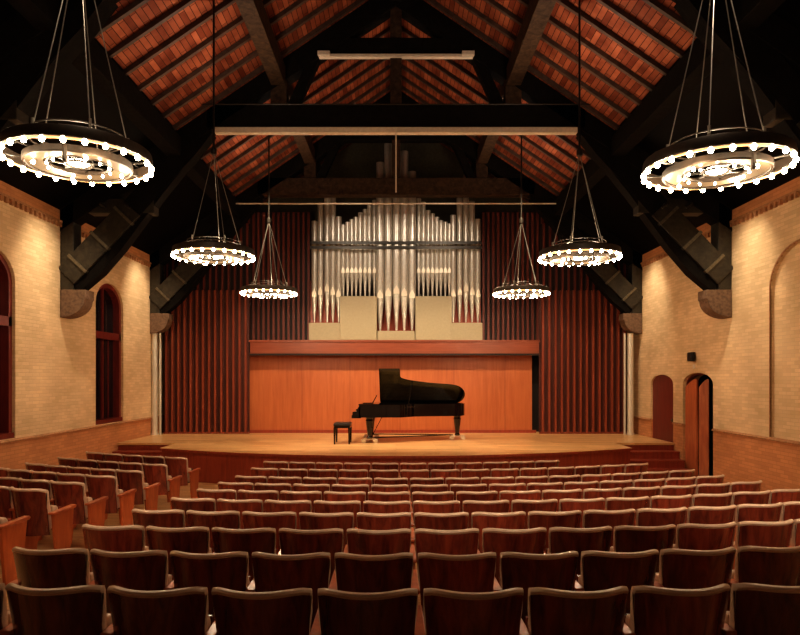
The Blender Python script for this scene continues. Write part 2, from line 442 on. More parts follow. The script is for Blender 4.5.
tag(mb.build('ridge_beam', M['beam'], bevel=.01), 'dark timber ridge beam at the peak of the roof', 'beam')

# ------------------------------------------------------------------ trusses
def truss(y, label, battens, posts_mat):
    t = .34; y0, y1 = y-t/2, y+t/2
    T = thing('roof_truss', label, 'truss', (0, y, E), 'timber roof trusses')
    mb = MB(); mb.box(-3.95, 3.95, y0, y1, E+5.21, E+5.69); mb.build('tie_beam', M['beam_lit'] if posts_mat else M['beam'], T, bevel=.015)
    mb = MB(); mb.box(-1.9, 1.9, y0+.02, y1-.02, E+6.78, E+7.10); mb.build('collar_beam', M['beam'], T, bevel=.015)
    mb = MB(); mb.box(-.12, .12, y0+.04, y1-.04, E+5.70, E+7.95); mb.build('king_post', M['beam_lit'], T, bevel=.01)
    if battens:
        mb = MB(); mb.box(-3.77, 3.77, y0-.05, y0+.10, E+5.09, E+5.21); mb.build('batten', M['batten'], T, bevel=.01)
        mb = MB(); mb.box(-1.62, 1.62, y0-.02, y0+.10, E+6.68, E+6.745)
        for s in (-1, 1): mb.box(s*1.5-.13, s*1.5+.13, y0-.06, y0+.12, E+6.70, E+6.79)
        mb.build('batten', M['batten'], T, bevel=.008)
    for s in (-1, 1):
        def q(p): return [(s*u, E+v) for u, v in p]
        mb = MB(); mb.box(min(s*2.28, s*2.62), max(s*2.28, s*2.62), y0+.03, y1-.03, E+5.70, rz(2.62)-.1); mb.build('queen_post', M['beam_lit'], T, bevel=.012)
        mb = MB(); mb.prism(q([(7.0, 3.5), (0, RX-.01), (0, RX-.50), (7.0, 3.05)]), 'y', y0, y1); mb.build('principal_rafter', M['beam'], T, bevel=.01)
        mb = MB(); mb.prism(q([(1.55, 6.80), (1.78, 6.80), (2.28, 5.70), (2.05, 5.70)]), 'y', y0+.06, y1-.06); mb.build('strut', M['beam'], T)
        mb = MB(); mb.prism(q([(.12, 5.95), (.12, 6.2), (1.3, 6.78), (1.6, 6.78)]), 'y', y0+.1, y1-.1)
        mb.bm.free()
        mb = MB(); mb.prism(q([(.12, 7.75), (.12, 7.95), (1.9, 6.95), (1.7, 6.85)]), 'y', y0+.08, y1-.08); mb.build('strut', M['beam'], T)
        mb = MB(); mb.box(min(s*6.71, s*6.99), max(s*6.71, s*6.99), y0, y1, E+1.84, E+4.0); mb.build('wall_post', M['brace'], T, bevel=.015)
        # stone corbel: square top, curved underside
        mb = MB(); pr = [(6.99, 1.84), (6.46, 1.84), (6.46, 1.66)]
        for i in range(9):
            a = PI/2*i/8; pr.append((6.99-.50*math.cos(a)*1.0, 1.62-.36*math.sin(a)))
        mb.prism(q(pr), 'y', y0-.01, y1+.05); mb.build('corbel', M['stone'], T, smooth=True, bevel=.012)
        mb = MB(); mb.box(min(s*5.05, s*6.98), max(s*5.05, s*6.98), y0+.02, y1-.02, E+3.44, E+3.74); hb = mb.build('hammer_beam', M['brace'], T, bevel=.015)
        for xx in (5.6, 6.1): mb = MB(); mb.cyl((s*xx, y0-.10, E+3.60), (s*xx, y0+.03, E+3.60), .045, n=8); mb.cyl((s*xx, y0-.12, E+3.60), (s*(xx-.1), y0-.08, E+3.52), .03, n=8); mb.build('bolt', M['rod_dark'], T)
        # strapped box brace
        mb = MB(); A = Vector((6.86, 2.12)); B = Vector((5.50, 3.54)); d = (B-A).normalized(); nn = Vector((-d.y, d.x))
        hw = .24
        mb.prism(q([tuple(A+nn*hw), tuple(B+nn*hw), tuple(B-nn*hw), tuple(A-nn*hw)]), 'y', y0-.03, y1+.03)
        mb.build('brace', M['brace'], T, bevel=.012)
        for f in (.18, .52, .88):
            p = A+(B-A)*f; mb = MB()
            mb.prism(q([tuple(p+nn*(hw+.02)-d*.03), tuple(p+nn*(hw+.02)+d*.03), tuple(p-nn*(hw+.02)+d*.03), tuple(p-nn*(hw+.02)-d*.03)]), 'y', y0-.06, y1+.06); mb.build('iron_strap', M['strap'], T)
        # great arch rib up to the tie beam
        pts = [(6.70, 1.90), (6.25, 2.28), (5.82, 2.78), (5.4, 3.35), (4.95, 3.95), (4.55, 4.45), (4.2, 4.9), (3.95, 5.25)]
        mb = MB(); mb.strip(q(pts), .26, y0+.03, y1-.03); mb.build('arch_rib', M['beam'], T)
        pts = [(5.62, 3.40), (4.95, 4.15), (4.35, 4.80), (4.0, 5.25)]
        mb = MB(); mb.strip(q(pts), .44, y0+.01, y1-.01); mb.build('upper_brace', M['beam'], T)
    return T
truss(8.8, 'nearest timber roof truss, its braces flanking the near chandeliers', True, False)
truss(13.7, 'middle timber roof truss with white battens under its beams', True, False)
truss(18.63, 'farthest timber roof truss crossing in front of the organ pipes', False, True)

def rod(name, p0, p1, r, mat, label, cat='rod', group=None):
    o = MB().cyl(p0, p1, r, n=8).build(name, mat, origin=p0); return tag(o, label, cat, group)
rod('tie_rod', (-5.15, 13.25, E+5.58), (5.2, 13.25, E+5.58), .014, M['rod_dark'], 'thin dark steel tie rod stretched across just above the middle tie beam', group=None)
rod('tie_rod', (-4.55, 18.15, E+4.87), (4.75, 18.15, E+4.87), .022, M['batten'], 'thin pale rod stretched across the tops of the organ pipes')
rod('hanging_cable', (0, 13.38, E+5.12), (0, 13.38, E+3.82), .016, M['batten'], 'pale cable hanging straight down from the middle of the tie beam', 'cable')

# ------------------------------------------------------------------ stage
def stage_y(x, R=10.7): return 13.62+R-math.sqrt(R*R-x*x)
SX = 5.5
front = [(SX*(i/20-1), stage_y(SX*(i/20-1))) for i in range(41)]
outline = front+[(SX, 16.3), (W-.01, 16.3), (W-.01, 20.2), (-W+.01, 20.2), (-W+.01, 16.3), (-SX, 16.3)]
st = thing('stage', 'raised wooden stage with curved red front and pale strip floor', 'stage', (0, 13.62, FLOOR))
MB().prism(outline, 'z', STAGE-.05, STAGE).build('stage_deck', M['stage_floor'], st)
inner = [(x*.995, y+.04) for x, y in front]+[(SX-.04, 16.34), (W-.02, 16.34), (W-.02, 20.1), (-W+.02, 20.1), (-W+.02, 16.34), (-SX+.04, 16.34)]
MB().prism(inner, 'z', FLOOR-.01, STAGE-.05).build('stage_skirt', M['skirt'], st)
mb = MB()
for (x0, y0), (x1, y1) in zip(front, front[1:]): mb.prism([(x0, y0-.015), (x1, y1-.015), (x1, y1+.02), (x0, y0+.02)], 'z', STAGE-.06, STAGE-.004)
mb.build('nosing', M['skirt'], st)
for s, nm in ((-1, 'left'), (1, 'right')):
    sp = thing('stage_steps', 'dark wooden steps up to the %s end of the stage' % nm, 'steps', (s*6.25, 15.9, FLOOR), 'stage steps')
    for i in range(3):
        top = STAGE-(STAGE-FLOOR)*(i+1)/4; y1 = 16.30-.3*i; y0 = y1-.3
        mb = MB(); mb.box(s*6.25-.72, s*6.25+.72, y0, 16.29, FLOOR-.01, top-.04); mb.build('riser', M['skirt'], sp)
        mb = MB(); mb.box(s*6.25-.73, s*6.25+.73, y0-.02, y1, top-.04, top); mb.build('tread', M['skirt'], sp, bevel=.006)

# back of the stage: veneer wall, fascia, organ loft, slat screens
def px(u, d): return (u-396)/650*d
def pz(v, d): return E+(378-v)/650*d
yv = 19.3
mb = MB(); mb.box(px(246, yv), px(532, yv), yv, yv+.08, STAGE+.002, pz(354.2, 18.86))
vw = mb.build('wall_stage', M['orange']); struct(vw)
mb = MB()
for u in (302, 350, 376, 400, 454, 505):
    mb.box(px(u, yv)-.006, px(u, yv)+.006, yv-.004, yv+.01, STAGE, pz(350, yv))
struct(mb.build('trim_6', M['fascia']))
mb = MB(); mb.box(px(246, yv), px(536, yv), yv-.03, yv+.0, STAGE, STAGE+.09); struct(mb.build('baseboard_stage', M['skirt']))
mb = MB(); yf = 18.86
mb.box(px(250, yf), px(539, yf), yf, yf+.84, pz(354, yf), pz(341.5, yf))
lf = thing('organ_loft', 'long red wooden ledge carrying the organ above the stage', 'ledge', (0, yf, pz(354, yf)))
mb.build('loft_beam', M['fascia'], lf, bevel=.01)
mb = MB(); mb.box(px(249, yf), px(540, yf), yf-.03, yf+.84, pz(342, yf), pz(340, yf)); mb.build('loft_edge', M['fascia'], lf, bevel=.006)
mb = MB(); mb.box(px(250, yf), px(539, yf), yf-.02, yf+.02, pz(355.5, yf), pz(353.5, yf)); mb.build('loft_shadow_strip', M['slat_back'], lf)  # dark strip put in as the shade under the ledge
# dark recess behind everything
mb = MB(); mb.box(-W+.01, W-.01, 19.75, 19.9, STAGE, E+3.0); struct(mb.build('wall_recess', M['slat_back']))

def screen(x0, x1, d, zb, zt, n, label, mat, back, prot=.10, wd=.055, group='slatted wooden screens'):
    S = thing('slat_screen', label, 'screen', ((x0+x1)/2, d, zb), group)
    mb = MB(); mb.box(x0, x1, d+prot, d+prot+.03, zb, zt); mb.build('backing', back, S)
    mb = MB()
    for i in range(n):
        c = x0+(x1-x0)*(i+.5)/n; mb.box(c-wd/2, c+wd/2, d, d+prot+.01, zb+.02, zt)
    mb.build('slats', mat, S)
    mb = MB(); mb.box(x0, x1, d+.03, d+prot+.01, zb, zb+.05); mb.build('bottom_rail', mat, S)
M['slat_panel'] = wood('slat_panel_red', (.05,.010,.006), (.08,.016,.009), (5,5,.4), .5)
dS = 18.95
screen(px(163, dS), px(248.5, dS), dS, STAGE, pz(290, dS), 14, 'tall red slatted screen left of the orange stage wall', M['slat'], M['slat_panel'], .12, .06)
screen(px(540, dS), px(628, dS), dS, STAGE, pz(290, dS), 14, 'tall red slatted screen right of the orange stage wall', M['slat'], M['slat_panel'], .12, .06)
dU = 19.3
screen(-6.9, px(250, dU), dU, pz(300, dU), E+4.6, 14, 'dim upper slatted screen above the left red screen', M['slat_shaded'], M['slat_back'])
screen(px(541, dU), 6.9, dU, pz(300, dU), E+4.6, 14, 'dim upper slatted screen above the right red screen', M['slat_shaded'], M['slat_back'])
dM = 19.6
screen(px(246, dM), px(311, dM), dM, pz(342, dM), E+5.0, 13, 'red slatted screen just left of the organ pipes', M['slat_shaded'], M['slat_back'], .08, .07)
screen(px(481, dM), px(545, dM), dM, pz(342, dM), E+5.0, 13, 'red slatted screen just right of the organ pipes', M['slat_shaded'], M['slat_back'], .08, .07)
# grey columns in the stage corners
for s, u, nm in ((-1, 154.5, 'left'), (1, 630.5, 'right')):
    xx = px(u, 18.6)
    o = thing('grey_pipe_column', 'silver grey pipe standing in the %s corner of the stage' % nm, 'column', (xx, 18.6, STAGE), 'grey corner pipes')
    MB().cyl((xx, 18.6, STAGE), (xx, 18.6, E+1.28), .085, n=20).build('pipe_shaft', M['grey_pipe'], o, smooth=True)
    MB().cyl((xx-s*.14, 18.67, STAGE), (xx-s*.14, 18.67, E+1.28), .035, n=12).build('side_pipe', M['grey_pipe'], o, smooth=True)
    MB().cyl((xx, 18.6, STAGE), (xx, 18.6, STAGE+.06), .11, n=20).build('foot_ring', M['grey_pipe'], o, smooth=True)

# ------------------------------------------------------------------ organ
yo = 19.1
org = thing('pipe_organ', 'pipe organ with silver pipes over a pale stepped case', 'organ', (0, yo, pz(340, yo)))
def zp(zx): return px(305+zx/2.953, yo)
def zy(v): return pz(130+v/2.953, yo)
for (a, b, t, pr) in ((12, 105, 570, 0), (105, 213, 493, -.12), (213, 325, 594, -.02), (325, 432, 493, -.12), (432, 523, 570, 0)):
    mb = MB(); mb.box(zp(a)+.004, zp(b)-.004, yo-.1+pr, yo+.5, pz(340.2, yo), zy(t)); mb.build('case_panel', M['case'], org, bevel=.008)
for a, b, t in ((12, 105, 570), (213, 325, 594), (432, 523, 570)): MB().box(zp(a), zp(b), yo+.3, yo+.34, zy(t), zy(440)).build('red_backing', M['skirt'], org)
for a, b in ((105, 213), (325, 432)): MB().box(zp(a), zp(b), yo+.42, yo+.46, zy(493), zy(300)).build('dark_backing', M['slat_back'], org)
def pipe(zx, top, mouth, foot, r, y):
    X = zp(zx); zt, zm, zf = zy(top), zy(mouth), zy(foot); mh = .24 if r > .08 else .17
    mb = MB()
    mb.lathe([(r*.25, zf), (r*.97, zm-.03), (r, zm), (r, zt), (r*.9, zt+.004)], (X, y, 0), 14)
    p = mb.build('organ_pipe', M['pipe'], org, smooth=True)
    mb = MB()                                                      # raised lip, pointed at top
    mb.prism([(X-r*.75, zm-.01), (X+r*.75, zm-.01), (X+r*.68, zm+mh*.45), (X, zm+mh), (X-r*.68, zm+mh*.45)], 'y', y-r-.012, y-r*.55)
    mb.build('pipe_mouth', M['pipe_mouth'], p)
    # build() subtracts the parent chain: keep pipe objects at the organ's own origin
for k, (zx, top, mo) in enumerate(((27,268,492),(45,215,486),(65,197,476),(82,197,486),(99,255,492))): pipe(zx, top, mo, 567, .088, yo+.08)
for k, (zx, top, mo) in enumerate(((438,250,492),(457,200,486),(476,130,476),(494,210,486),(511,262,492))): pipe(zx, top, mo, 567, .088, yo+.08)
for k, (zx, top, mo) in enumerate(((222,98,497),(246,42,491),(270,30,484),(293,65,491),(316,125,497))): pipe(zx, top, mo, 592, .118, yo-.02)
for zx, top in ((112,278),(125,270),(138,262),(150,255),(163,242),(177,232),(190,220),(205,205)): pipe(zx, top, 420, 493, .072, yo+.12)
for zx, top in ((336,200),(350,210),(364,235),(377,245),(390,255),(402,265),(415,270),(427,275)): pipe(zx, top, 420, 493, .072, yo+.12)
for v in (335, 349):
    mb = MB(); mb.box(zp(18), zp(520), yo-.17, yo-.14, zy(v+5), zy(v-3)); mb.build('pipe_rail', M['rod_dark'], org)

# ------------------------------------------------------------------ grand piano
yh = 17.6; th = math.radians(35)
pn = thing('grand_piano', 'black concert grand piano with its lid propped open on the stage', 'piano', (.3, 16.9, STAGE))
D = [(.05,1.5),(.15,1.40),(.25,1.26),(.38,1.14),(.55,1.05),(.8,.98),(1.1,.91),(1.38,.86),(1.56,.78),(1.68,.66),(1.75,.5),(1.76,.32),(1.70,.12),(1.58,.02),(1.45,0)]
rimtop = STAGE+.965; rimbot = STAGE+.650
def crom(P, k=5):
    out = []
    for i in range(len(P)-1):
        p0, p1, p2, p3 = P[max(i-1,0)], P[i], P[i+1], P[min(i+2,len(P)-1)]
        for j in range(k):
            t = j/k
            out.append(tuple(.5*(2*b+(c-a)*t+(2*a-5*b+4*c-d)*t*t+(3*b-a-3*c+d)*t**3) for a, b, c, d in zip(p0, p1, p2, p3)))
    return out+[P[-1]]
D = crom([(x+.05, d) for x, d in D])
body = [(-.92, yh-1.5)]+[(x, yh-d) for x, d in D]+[(-.92, yh)]
inn = [(-.87, yh-1.45)]+[(x-.045, yh-max(min(d-.045, d), .05)) for x, d in D]+[(-.87, yh-.05)]
mb = MB()
n = len(body)
for i in range(n):
    j = (i+1) % n
    a, b, c, d = body[i], body[j], inn[j], inn[i]
    mb.prism([a, b, c, d], 'z', rimbot, rimtop)
bmesh.ops.remove_doubles(mb.bm, verts=mb.bm.verts, dist=.0008)
mb.build('rim', M['lacquer'], pn, smooth=True)
MB().prism(inn, 'z', rimbot+.02, rimbot+.06).build('soundboard', M['orange'], pn)
gi = [(x*.97, y+.0) for x, y in inn]
MB().prism(gi, 'z', rimbot+.17, rimbot+.20).build('iron_plate', M['gold'], pn)
mb = MB()
for i in range(30):
    y = yh-.1-i*.043; mb.cyl((-.75, y, rimbot+.25), (1.55-i*.045, y, rimbot+.25), .003, n=4)
mb.build('strings', M['chrome'], pn)
# lid, hinged at the spine and turned up by th
def lid_pt(x, d, t): return (x, yh-d*math.cos(th)-t*math.sin(th)*-1*-1, rimtop-.02+d*math.sin(th)-t*math.cos(th)*-1)
LD = crom([(.10,1.52),(.115,1.22),(.22,1.12),(.45,1.04),(.8,.965),(1.15,.91),(1.42,.875),(1.62,.80),(1.75,.66),(1.82,.48),(1.82,.28),(1.75,.10),(1.62,.0)])
lo = [(-.41, .0), (-.41, 1.52)]+LD
mb = MB()
A = [mb.bm.verts.new(lid_pt(x, d, 0)) for x, d in lo]; B = [mb.bm.verts.new(lid_pt(x, d, .028)) for x, d in lo]
mb.bm.faces.new(A); mb.bm.faces.new(B[::-1])
for i in range(len(lo)): mb.bm.faces.new((A[i], B[i], B[(i+1) % len(lo)], A[(i+1) % len(lo)]))
mb.build('lid', M['lacquer'], pn, bevel=.004)
mb = MB()
fl = [(-.43, .02), (-.43, 1.53), (.09, 1.53), (.09, .02)]
A = [mb.bm.verts.new(lid_pt(x, d, .032)) for x, d in fl]; B = [mb.bm.verts.new(lid_pt(x, d, .058)) for x, d in fl]
mb.bm.faces.new(A); mb.bm.faces.new(B[::-1])
for i in range(4): mb.bm.faces.new((A[i], B[i], B[(i+1) % 4], A[(i+1) % 4]))
mb.build('lid_flap', M['lacquer'], pn, bevel=.004)
MB().cyl((.30, yh-1.18, rimtop-.05), (.42, yh-1.0*math.cos(th), rimtop+1.0*math.sin(th)), .014, n=8).build('lid_prop', M['lacquer'], pn)
# key bed, cheeks, keys, fallboard, music desk
mb = MB(); mb.box(-1.10, -.87, yh-1.5, yh, STAGE+.63, STAGE+.71); mb.build('key_bed', M['lacquer'], pn, bevel=.008)
mb = MB()
for y0 in (yh-1.5, yh-.12): mb.prism([(-1.08, STAGE+.70), (-.88, STAGE+.70), (-.88, STAGE+.95), (-.94, STAGE+.90), (-.98, STAGE+.80), (-1.08, STAGE+.79)], 'y', y0, y0+.12)
mb.build('cheek', M['lacquer'], pn, bevel=.008)
mb = MB()
for i in range(52):
    y = yh-.14-i*(1.22/52); mb.box(-1.07, -.90, y-.0225, y-.001, STAGE+.715, STAGE+.745)
mb.build('white_keys', M['ivory'], pn)
mb = MB()
for i in range(51):
    if i % 7 in (2, 6): continue
    y = yh-.14-(i+1)*(1.22/52); mb.box(-1.02, -.90, y-.006, y+.006, STAGE+.745, STAGE+.757)
mb.build('black_keys', M['lacquer'], pn)
mb = MB(); mb.box(-.90, -.87, yh-1.38, yh-.12, STAGE+.74, STAGE+.93); mb.build('fallboard', M['lacquer'], pn)
mb = MB(); mb.box(-.93, -.42, yh-1.5, yh-1.42, rimtop, rimtop+.02); mb.box(-.6, -.42, yh-1.42, yh-.05, rimtop, rimtop+.02); mb.build('front_ledge', M['lacquer'], pn)
mb = MB(); mb.prism([(-.62, rimtop+.01), (-.59, rimtop+.01), (-.48, rimtop+.22), (-.50, rimtop+.23)], 'y', yh-1.10, yh-.38); mb.build('music_desk', M['lacquer'], pn)
for (lx, ly) in ((-.66, yh-1.33), (-.66, yh-.16), (1.62, yh-.42)):
    mb = MB(); mb.lathe([(.065, STAGE+.115), (.07, STAGE+.15), (.05, STAGE+.18), (.085, STAGE+.46), (.10, STAGE+.56), (.085, STAGE+.60), (.11, STAGE+.67)], (lx, ly, 0), 8)
    lg = mb.build('leg', M['lacquer'], pn)
    mb = MB(); mb.box(lx-.17, lx+.17, ly-.02, ly+.02, STAGE+.09, STAGE+.12)
    for dx in (-.15, .15):
        mb.cyl((lx+dx, ly-.03, STAGE+.06), (lx+dx, ly+.03, STAGE+.06), .06, n=16)
    mb.build('caster', M['chrome'], pn, smooth=True)
mb = MB(); mb.cyl((-.68, yh-.95, rimbot), (-.66, yh-.95, STAGE+.12), .018, n=8); mb.cyl((-.68, yh-.70, rimbot), (-.66, yh-.70, STAGE+.12), .018, n=8)
mb.box(-.75, -.60, yh-1.02, yh-.62, STAGE+.07, STAGE+.13); mb.cyl((-.35, yh-.82, rimbot), (-.62, yh-.82, STAGE+.12), .01, n=6)
mb.build('pedal_lyre', M['lacquer'], pn)
mb = MB()
for dy in (-.92, -.82, -.72): mb.box(-.86, -.70, yh+dy-.018, yh+dy+.018, STAGE+.06, STAGE+.075)
mb.build('pedals', M['gold'], pn, bevel=.004)
mb = MB(); mb.cyl((-.72, yh-1.33, STAGE+.13), (1.5, yh-.42, STAGE+.13), .014, n=8); mb.cyl((-.72, yh-.16, STAGE+.13), (1.5, yh-.42, STAGE+.13), .014, n=8)
mb.build('truck_bar', M['rod_dark'], pn)
# bench
bn = thing('piano_bench', 'small black padded piano bench left of the grand piano', 'bench', (-1.335, 16.25, STAGE))
mb = MB(); mb.box(-1.53, -1.13, 15.95, 16.55, STAGE+.40, STAGE+.44); mb.build('bench_frame', M['lacquer'], bn, bevel=.005)
mb = MB(); mb.box(-1.54, -1.12, 15.94, 16.56, STAGE+.44, STAGE+.52); mb.build('seat_cushion', plain('black_leather', (.012,.008,.007), .4), bn, bevel=.03)
for lx in (-1.51, -1.15):
    for ly in (15.97, 16.53):
        mb = MB(); mb.lathe([(.018, STAGE), (.028, STAGE+.40)], (lx, ly, 0), 4)
        mb.build('leg', M['lacquer'], bn)

# ------------------------------------------------------------------ chandeliers
def chandelier(loc, label):
    T = thing('chandelier', label, 'chandelier', loc, 'ring chandeliers')
    x, y, z = loc; R = .645
    mb = MB(); mb.lathe([(R-.012, .0), (R+.012, .0), (R+.015, .02), (R+.005, .09), (R-.0, .10), (R-.012, .09), (R-.012, 0)], loc, 64, cap=False); mb.build('outer_ring', M['bronze'], T, smooth=True)
    mb = MB(); mb.torus((x, y, z+.17), .43, .010, 48, 8); mb.torus((x, y, z+.22), .42, .007, 48, 6); mb.build('upper_ring', M['bronze'], T, smooth=True)
    mb = MB(); mb.torus((x, y, z-.06), .46, .014, 48, 8); mb.lathe([(.455, -.06), (.475, -.06), (.475, -.01), (.455, -.01), (.455, -.06)], loc, 48, cap=False); mb.build('inner_ring', M['bronze'], T, smooth=True)
    mb = MB(); mb.lathe([(.30, -.05), (.455, -.05), (.455, -.035), (.30, -.035), (.30, -.05)], loc, 48, cap=False)
    mb.build('glass_dish', M['glow_glass'], T, smooth=True)
    mb = MB(); mb.torus((x, y, z-.04), .275, .016, 40, 6)
    mb.torus((x, y, z-.04), .12, .012, 32, 6); mb.build('bulb_ring', M['bronze'], T, smooth=True)
    mb = MB()
    for k in range(8):
        a = 2*PI*k/8+.2; ca, sa = math.cos(a), math.sin(a)
        mb.cyl((x+.12*ca, y+.12*sa, z-.035), (x+R*ca, y+R*sa, z+.02), .010, n=6)
        mb.cyl((x+R*ca, y+R*sa, z+.1), (x+.43*ca, y+.43*sa, z+.17), .006, n=6)
    mb.build('spokes', M['rod_dark'], T)
    mb = MB(); mb.torus((x, y, z-.015), R, .010, 64, 6); mb.build('ring_glow', M['rim_glow'], T, smooth=True)  # glowing torus added for the shine of the ring between bulbs
    for k in range(24):
        a = 2*PI*k/24; bx_, by_ = x+R*math.cos(a), y+R*math.sin(a)
        mb = MB(); mb.ball((bx_, by_, z-.03), .024, 1.2); mb.build('bulb', M['bulb'], T, smooth=True)
    for k in range(12):
        a = 2*PI*k/12+.1; mb = MB(); mb.ball((x+.275*math.cos(a), y+.275*math.sin(a), z-.075), .013, 1.1); mb.build('bulb', M['bulb'], T, smooth=True)
    for k in range(4):
        a = 2*PI*k/4+.6; mb = MB(); mb.ball((x+.38*math.cos(a), y+.38*math.sin(a), z-.085), .019, 1.1); mb.build('bulb', M['bulb'], T, smooth=True)
    mb = MB(); mb.lathe([(.075, -.045), (.095, -.03), (.095, -.015), (.05, .0)], loc, 24); mb.build('centre_lamp', M['bulb'], T, smooth=True)
    mb = MB(); mb.cyl((x+.1, y-.46, z-.14), (x+.1, y-.46, z-.02), .022, n=10); mb.ball((x+.1, y-.46, z-.14), .026); mb.build('finial', M['bronze'], T, smooth=True)
    apex = (x, y, z+(2.15 if y < 8 else 1.7))
    for k in range(5):
        a = 2*PI*k/5+.35
        mb = MB(); mb.cyl((x+.43*math.cos(a), y+.43*math.sin(a), z+.18), apex, .006, n=6); mb.build('suspension_wire', M['rod'], T)
    for k in range(5):
        a = 2*PI*k/5+.35; mb = MB(); mb.cyl((x+.43*math.cos(a), y+.43*math.sin(a), z+.15), (x+.43*math.cos(a), y+.43*math.sin(a), z+.26), .014, n=8)
        mb.build('wire_clamp', M['rod'], T)
    mb = MB(); mb.cyl(apex, (x, y, rz(x)), .018, n=8); mb.lathe([(.05, 0), (.05, .08), (.02, .14)], (x, y, apex[2]-.04), 12); mb.build('suspension_rod', M['rod_dark'], T)
    return T
CH = [(-3.0, 6.15, E+2.06), (3.03, 6.15, E+1.99), (-3.0, 10.70, E+2.02), (3.02, 10.70, E+2.00), (-3.02, 15.45, E+2.03), (2.98, 15.45, E+2.02)]
CL = ['large ring chandelier nearest on the left, over the front seats', 'large ring chandelier nearest on the right, over the front seats',
      'middle ring chandelier on the left, before the slatted screen', 'middle ring chandelier on the right, before the slatted screen',
      'farthest small-looking ring chandelier left of the organ', 'farthest small-looking ring chandelier right of the organ']
for p, l in zip(CH, CL): chandelier(p, l)

# ------------------------------------------------------------------ theatre seats
def make_seat():
    T = thing('theatre_seat', 'x', 'seat', (0,0,0), 'x')
    w = .494; n = 14
    def plan(t, zrel):            # t in -1..1 ; curved back, reclined, narrowing downwards
        hw = w/2*(.88+.12*zrel); x = t*hw
        y = -.095+.125*(abs(t)**2.1)-.075*(zrel-1)
        return x, y
    def top(t): return .838-.020*(abs(t)**8)
    zs = [.34,.44,.54,.64,.74,1.0]
    bm = MB(); th_ = .014
    F = []; Bk = []
    for k in range(6):
        r = k/5
        rowf, rowb = [], []
        for i in range(n+1):
            t = -1+2*i/n; z = .34+(top(t)-.34)*r
            x, y = plan(t, r); rowb.append(bm.bm.verts.new((x, y, z))); rowf.append(bm.bm.verts.new((x*.985, y+th_, z)))
        F.append(rowf); Bk.append(rowb)
    for k in range(5):
        for i in range(n):
            bm.bm.faces.new((Bk[k][i], Bk[k][i+1], Bk[k+1][i+1], Bk[k+1][i])); bm.bm.faces.new((F[k][i], F[k+1][i], F[k+1][i+1], F[k][i+1]))
        bm.bm.faces.new((Bk[k][0], Bk[k+1][0], F[k+1][0], F[k][0])); bm.bm.faces.new((Bk[k][n], F[k][n], F[k+1][n], Bk[k+1][n]))
    for i in range(n):
        bm.bm.faces.new((Bk[5][i], Bk[5][i+1], F[5][i+1], F[5][i])); bm.bm.faces.new((Bk[0][i], F[0][i], F[0][i+1], Bk[0][i+1]))
    bm.build('back_shell', M['shell'], T, smooth=True)
    # upholstered pad in front of the shell, rolling over its top edge
    bm = MB(); sec = []
    for i in range(n+3):
        e = i in (0, n+2); t = -1+2*(min(max(i-1, 0), n))/n
        ring = []
        k_ = .25 if e else 1
        cx, cy = plan(t, 1); cy0 = plan(t, .1)[1]
        zt = top(t)
        prof = [(-.006, zt-.004), (-.010, zt+.006), (-.002, zt+.017), (.016, zt+.021), (.036, zt+.014), (.048, zt-.01), (.055, zt-.10)]
        lowp = [(.075, .42), (.02, .38)]
        pts = [(cx, cy+a, b) for a, b in prof]+[(plan(t, .15)[0]*.93, cy0+a+.0, b) for a, b in lowp]+[(cx, cy+.012, zt-.02)]
        if e:
            c = Vector((cx+(.012 if t > 0 else -.012), sum(p[1] for p in pts)/len(pts), sum(p[2] for p in pts)/len(pts)))
            pts = [tuple(Vector(p).lerp(Vector((p[0], cy+.03, p[2]-.012 if j < 7 else p[2])), .55)) for j, p in enumerate(pts)]
            pts = [(p[0]+(.003 if t > 0 else -.003), p[1], p[2]) for p in pts]
        sec.append([bm.bm.verts.new(p) for p in pts])
    m_ = len(sec[0])
    for a, b in zip(sec, sec[1:]):
        for j in range(m_): bm.bm.faces.new((a[j], a[(j+1) % m_], b[(j+1) % m_], b[j]))
    bm.bm.faces.new(sec[0]); bm.bm.faces.new(sec[-1][::-1])
    bm.build('back_cushion', M['cloth'], T, smooth=True)
    # tip-up seat: cushion towards the back, ply pan outside
    bm = MB(); bm.prism([(.14, .40), (.20, .39), (.235, .60), (.215, .64), (.16, .64)], 'x', -.215, .215); bm.build('seat_cushion', M['cloth'], T, bevel=.015)
    bm = MB(); bm.prism([(.20, .37), (.235, .37), (.27, .62), (.235, .62)], 'x', -.215, .215); bm.build('seat_pan', M['shell'], T, bevel=.006)
    return T
def standard(T, sx):
    bm = MB(); bm.prism([(.14, 0), (.35, 0), (.44, .575), (.07, .575)], 'x', sx-.018, sx+.018)
    o = bm.build('end_panel', M['seat_wood'], T, bevel=.006)
    bm = MB(); bm.prism([(.04, .575), (.455, .575), (.475, .595), (.455, .615), (.04, .60)], 'x', sx-.030, sx+.030)
    bm.build('armrest', M['seat_wood'], o, bevel=.006)
    return o
proto = make_seat(); standard(proto, -.265)
proto_aisle = make_seat(); standard(proto_aisle, -.265); ep = standard(proto_aisle, .0)
ep.location = (.335, -.01, 0); ep.rotation_euler = (0, 0, math.radians(15))
proto_end = make_seat(); standard(proto_end, -.265); standard(proto_end, .265)
def kids_of(o): return [c for c in C.objects if c.parent == o]
for pr in (proto, proto_end, proto_aisle):
    KIDS[pr.name] = kids_of(pr)
    for c in KIDS[pr.name]: KIDS[c.name] = kids_of(c)
used = {proto.name: False, proto_end.name: False, proto_aisle.name: False}
def place(pr, x, y, a, label, group, sx=1):
    if not used[pr.name]: o = pr; used[pr.name] = True
    else: o = copy_tree(pr)
    o.location = (x, y, floor_z(x, y)); o.rotation_euler = (0, 0, a); o.scale = (sx, 1, 1)
    o['label'] = label; o['group'] = group
ORD = ['first','second','third','fourth','fifth','sixth','seventh','eighth','ninth','tenth','eleventh','twelfth','thirteenth','fourteenth']
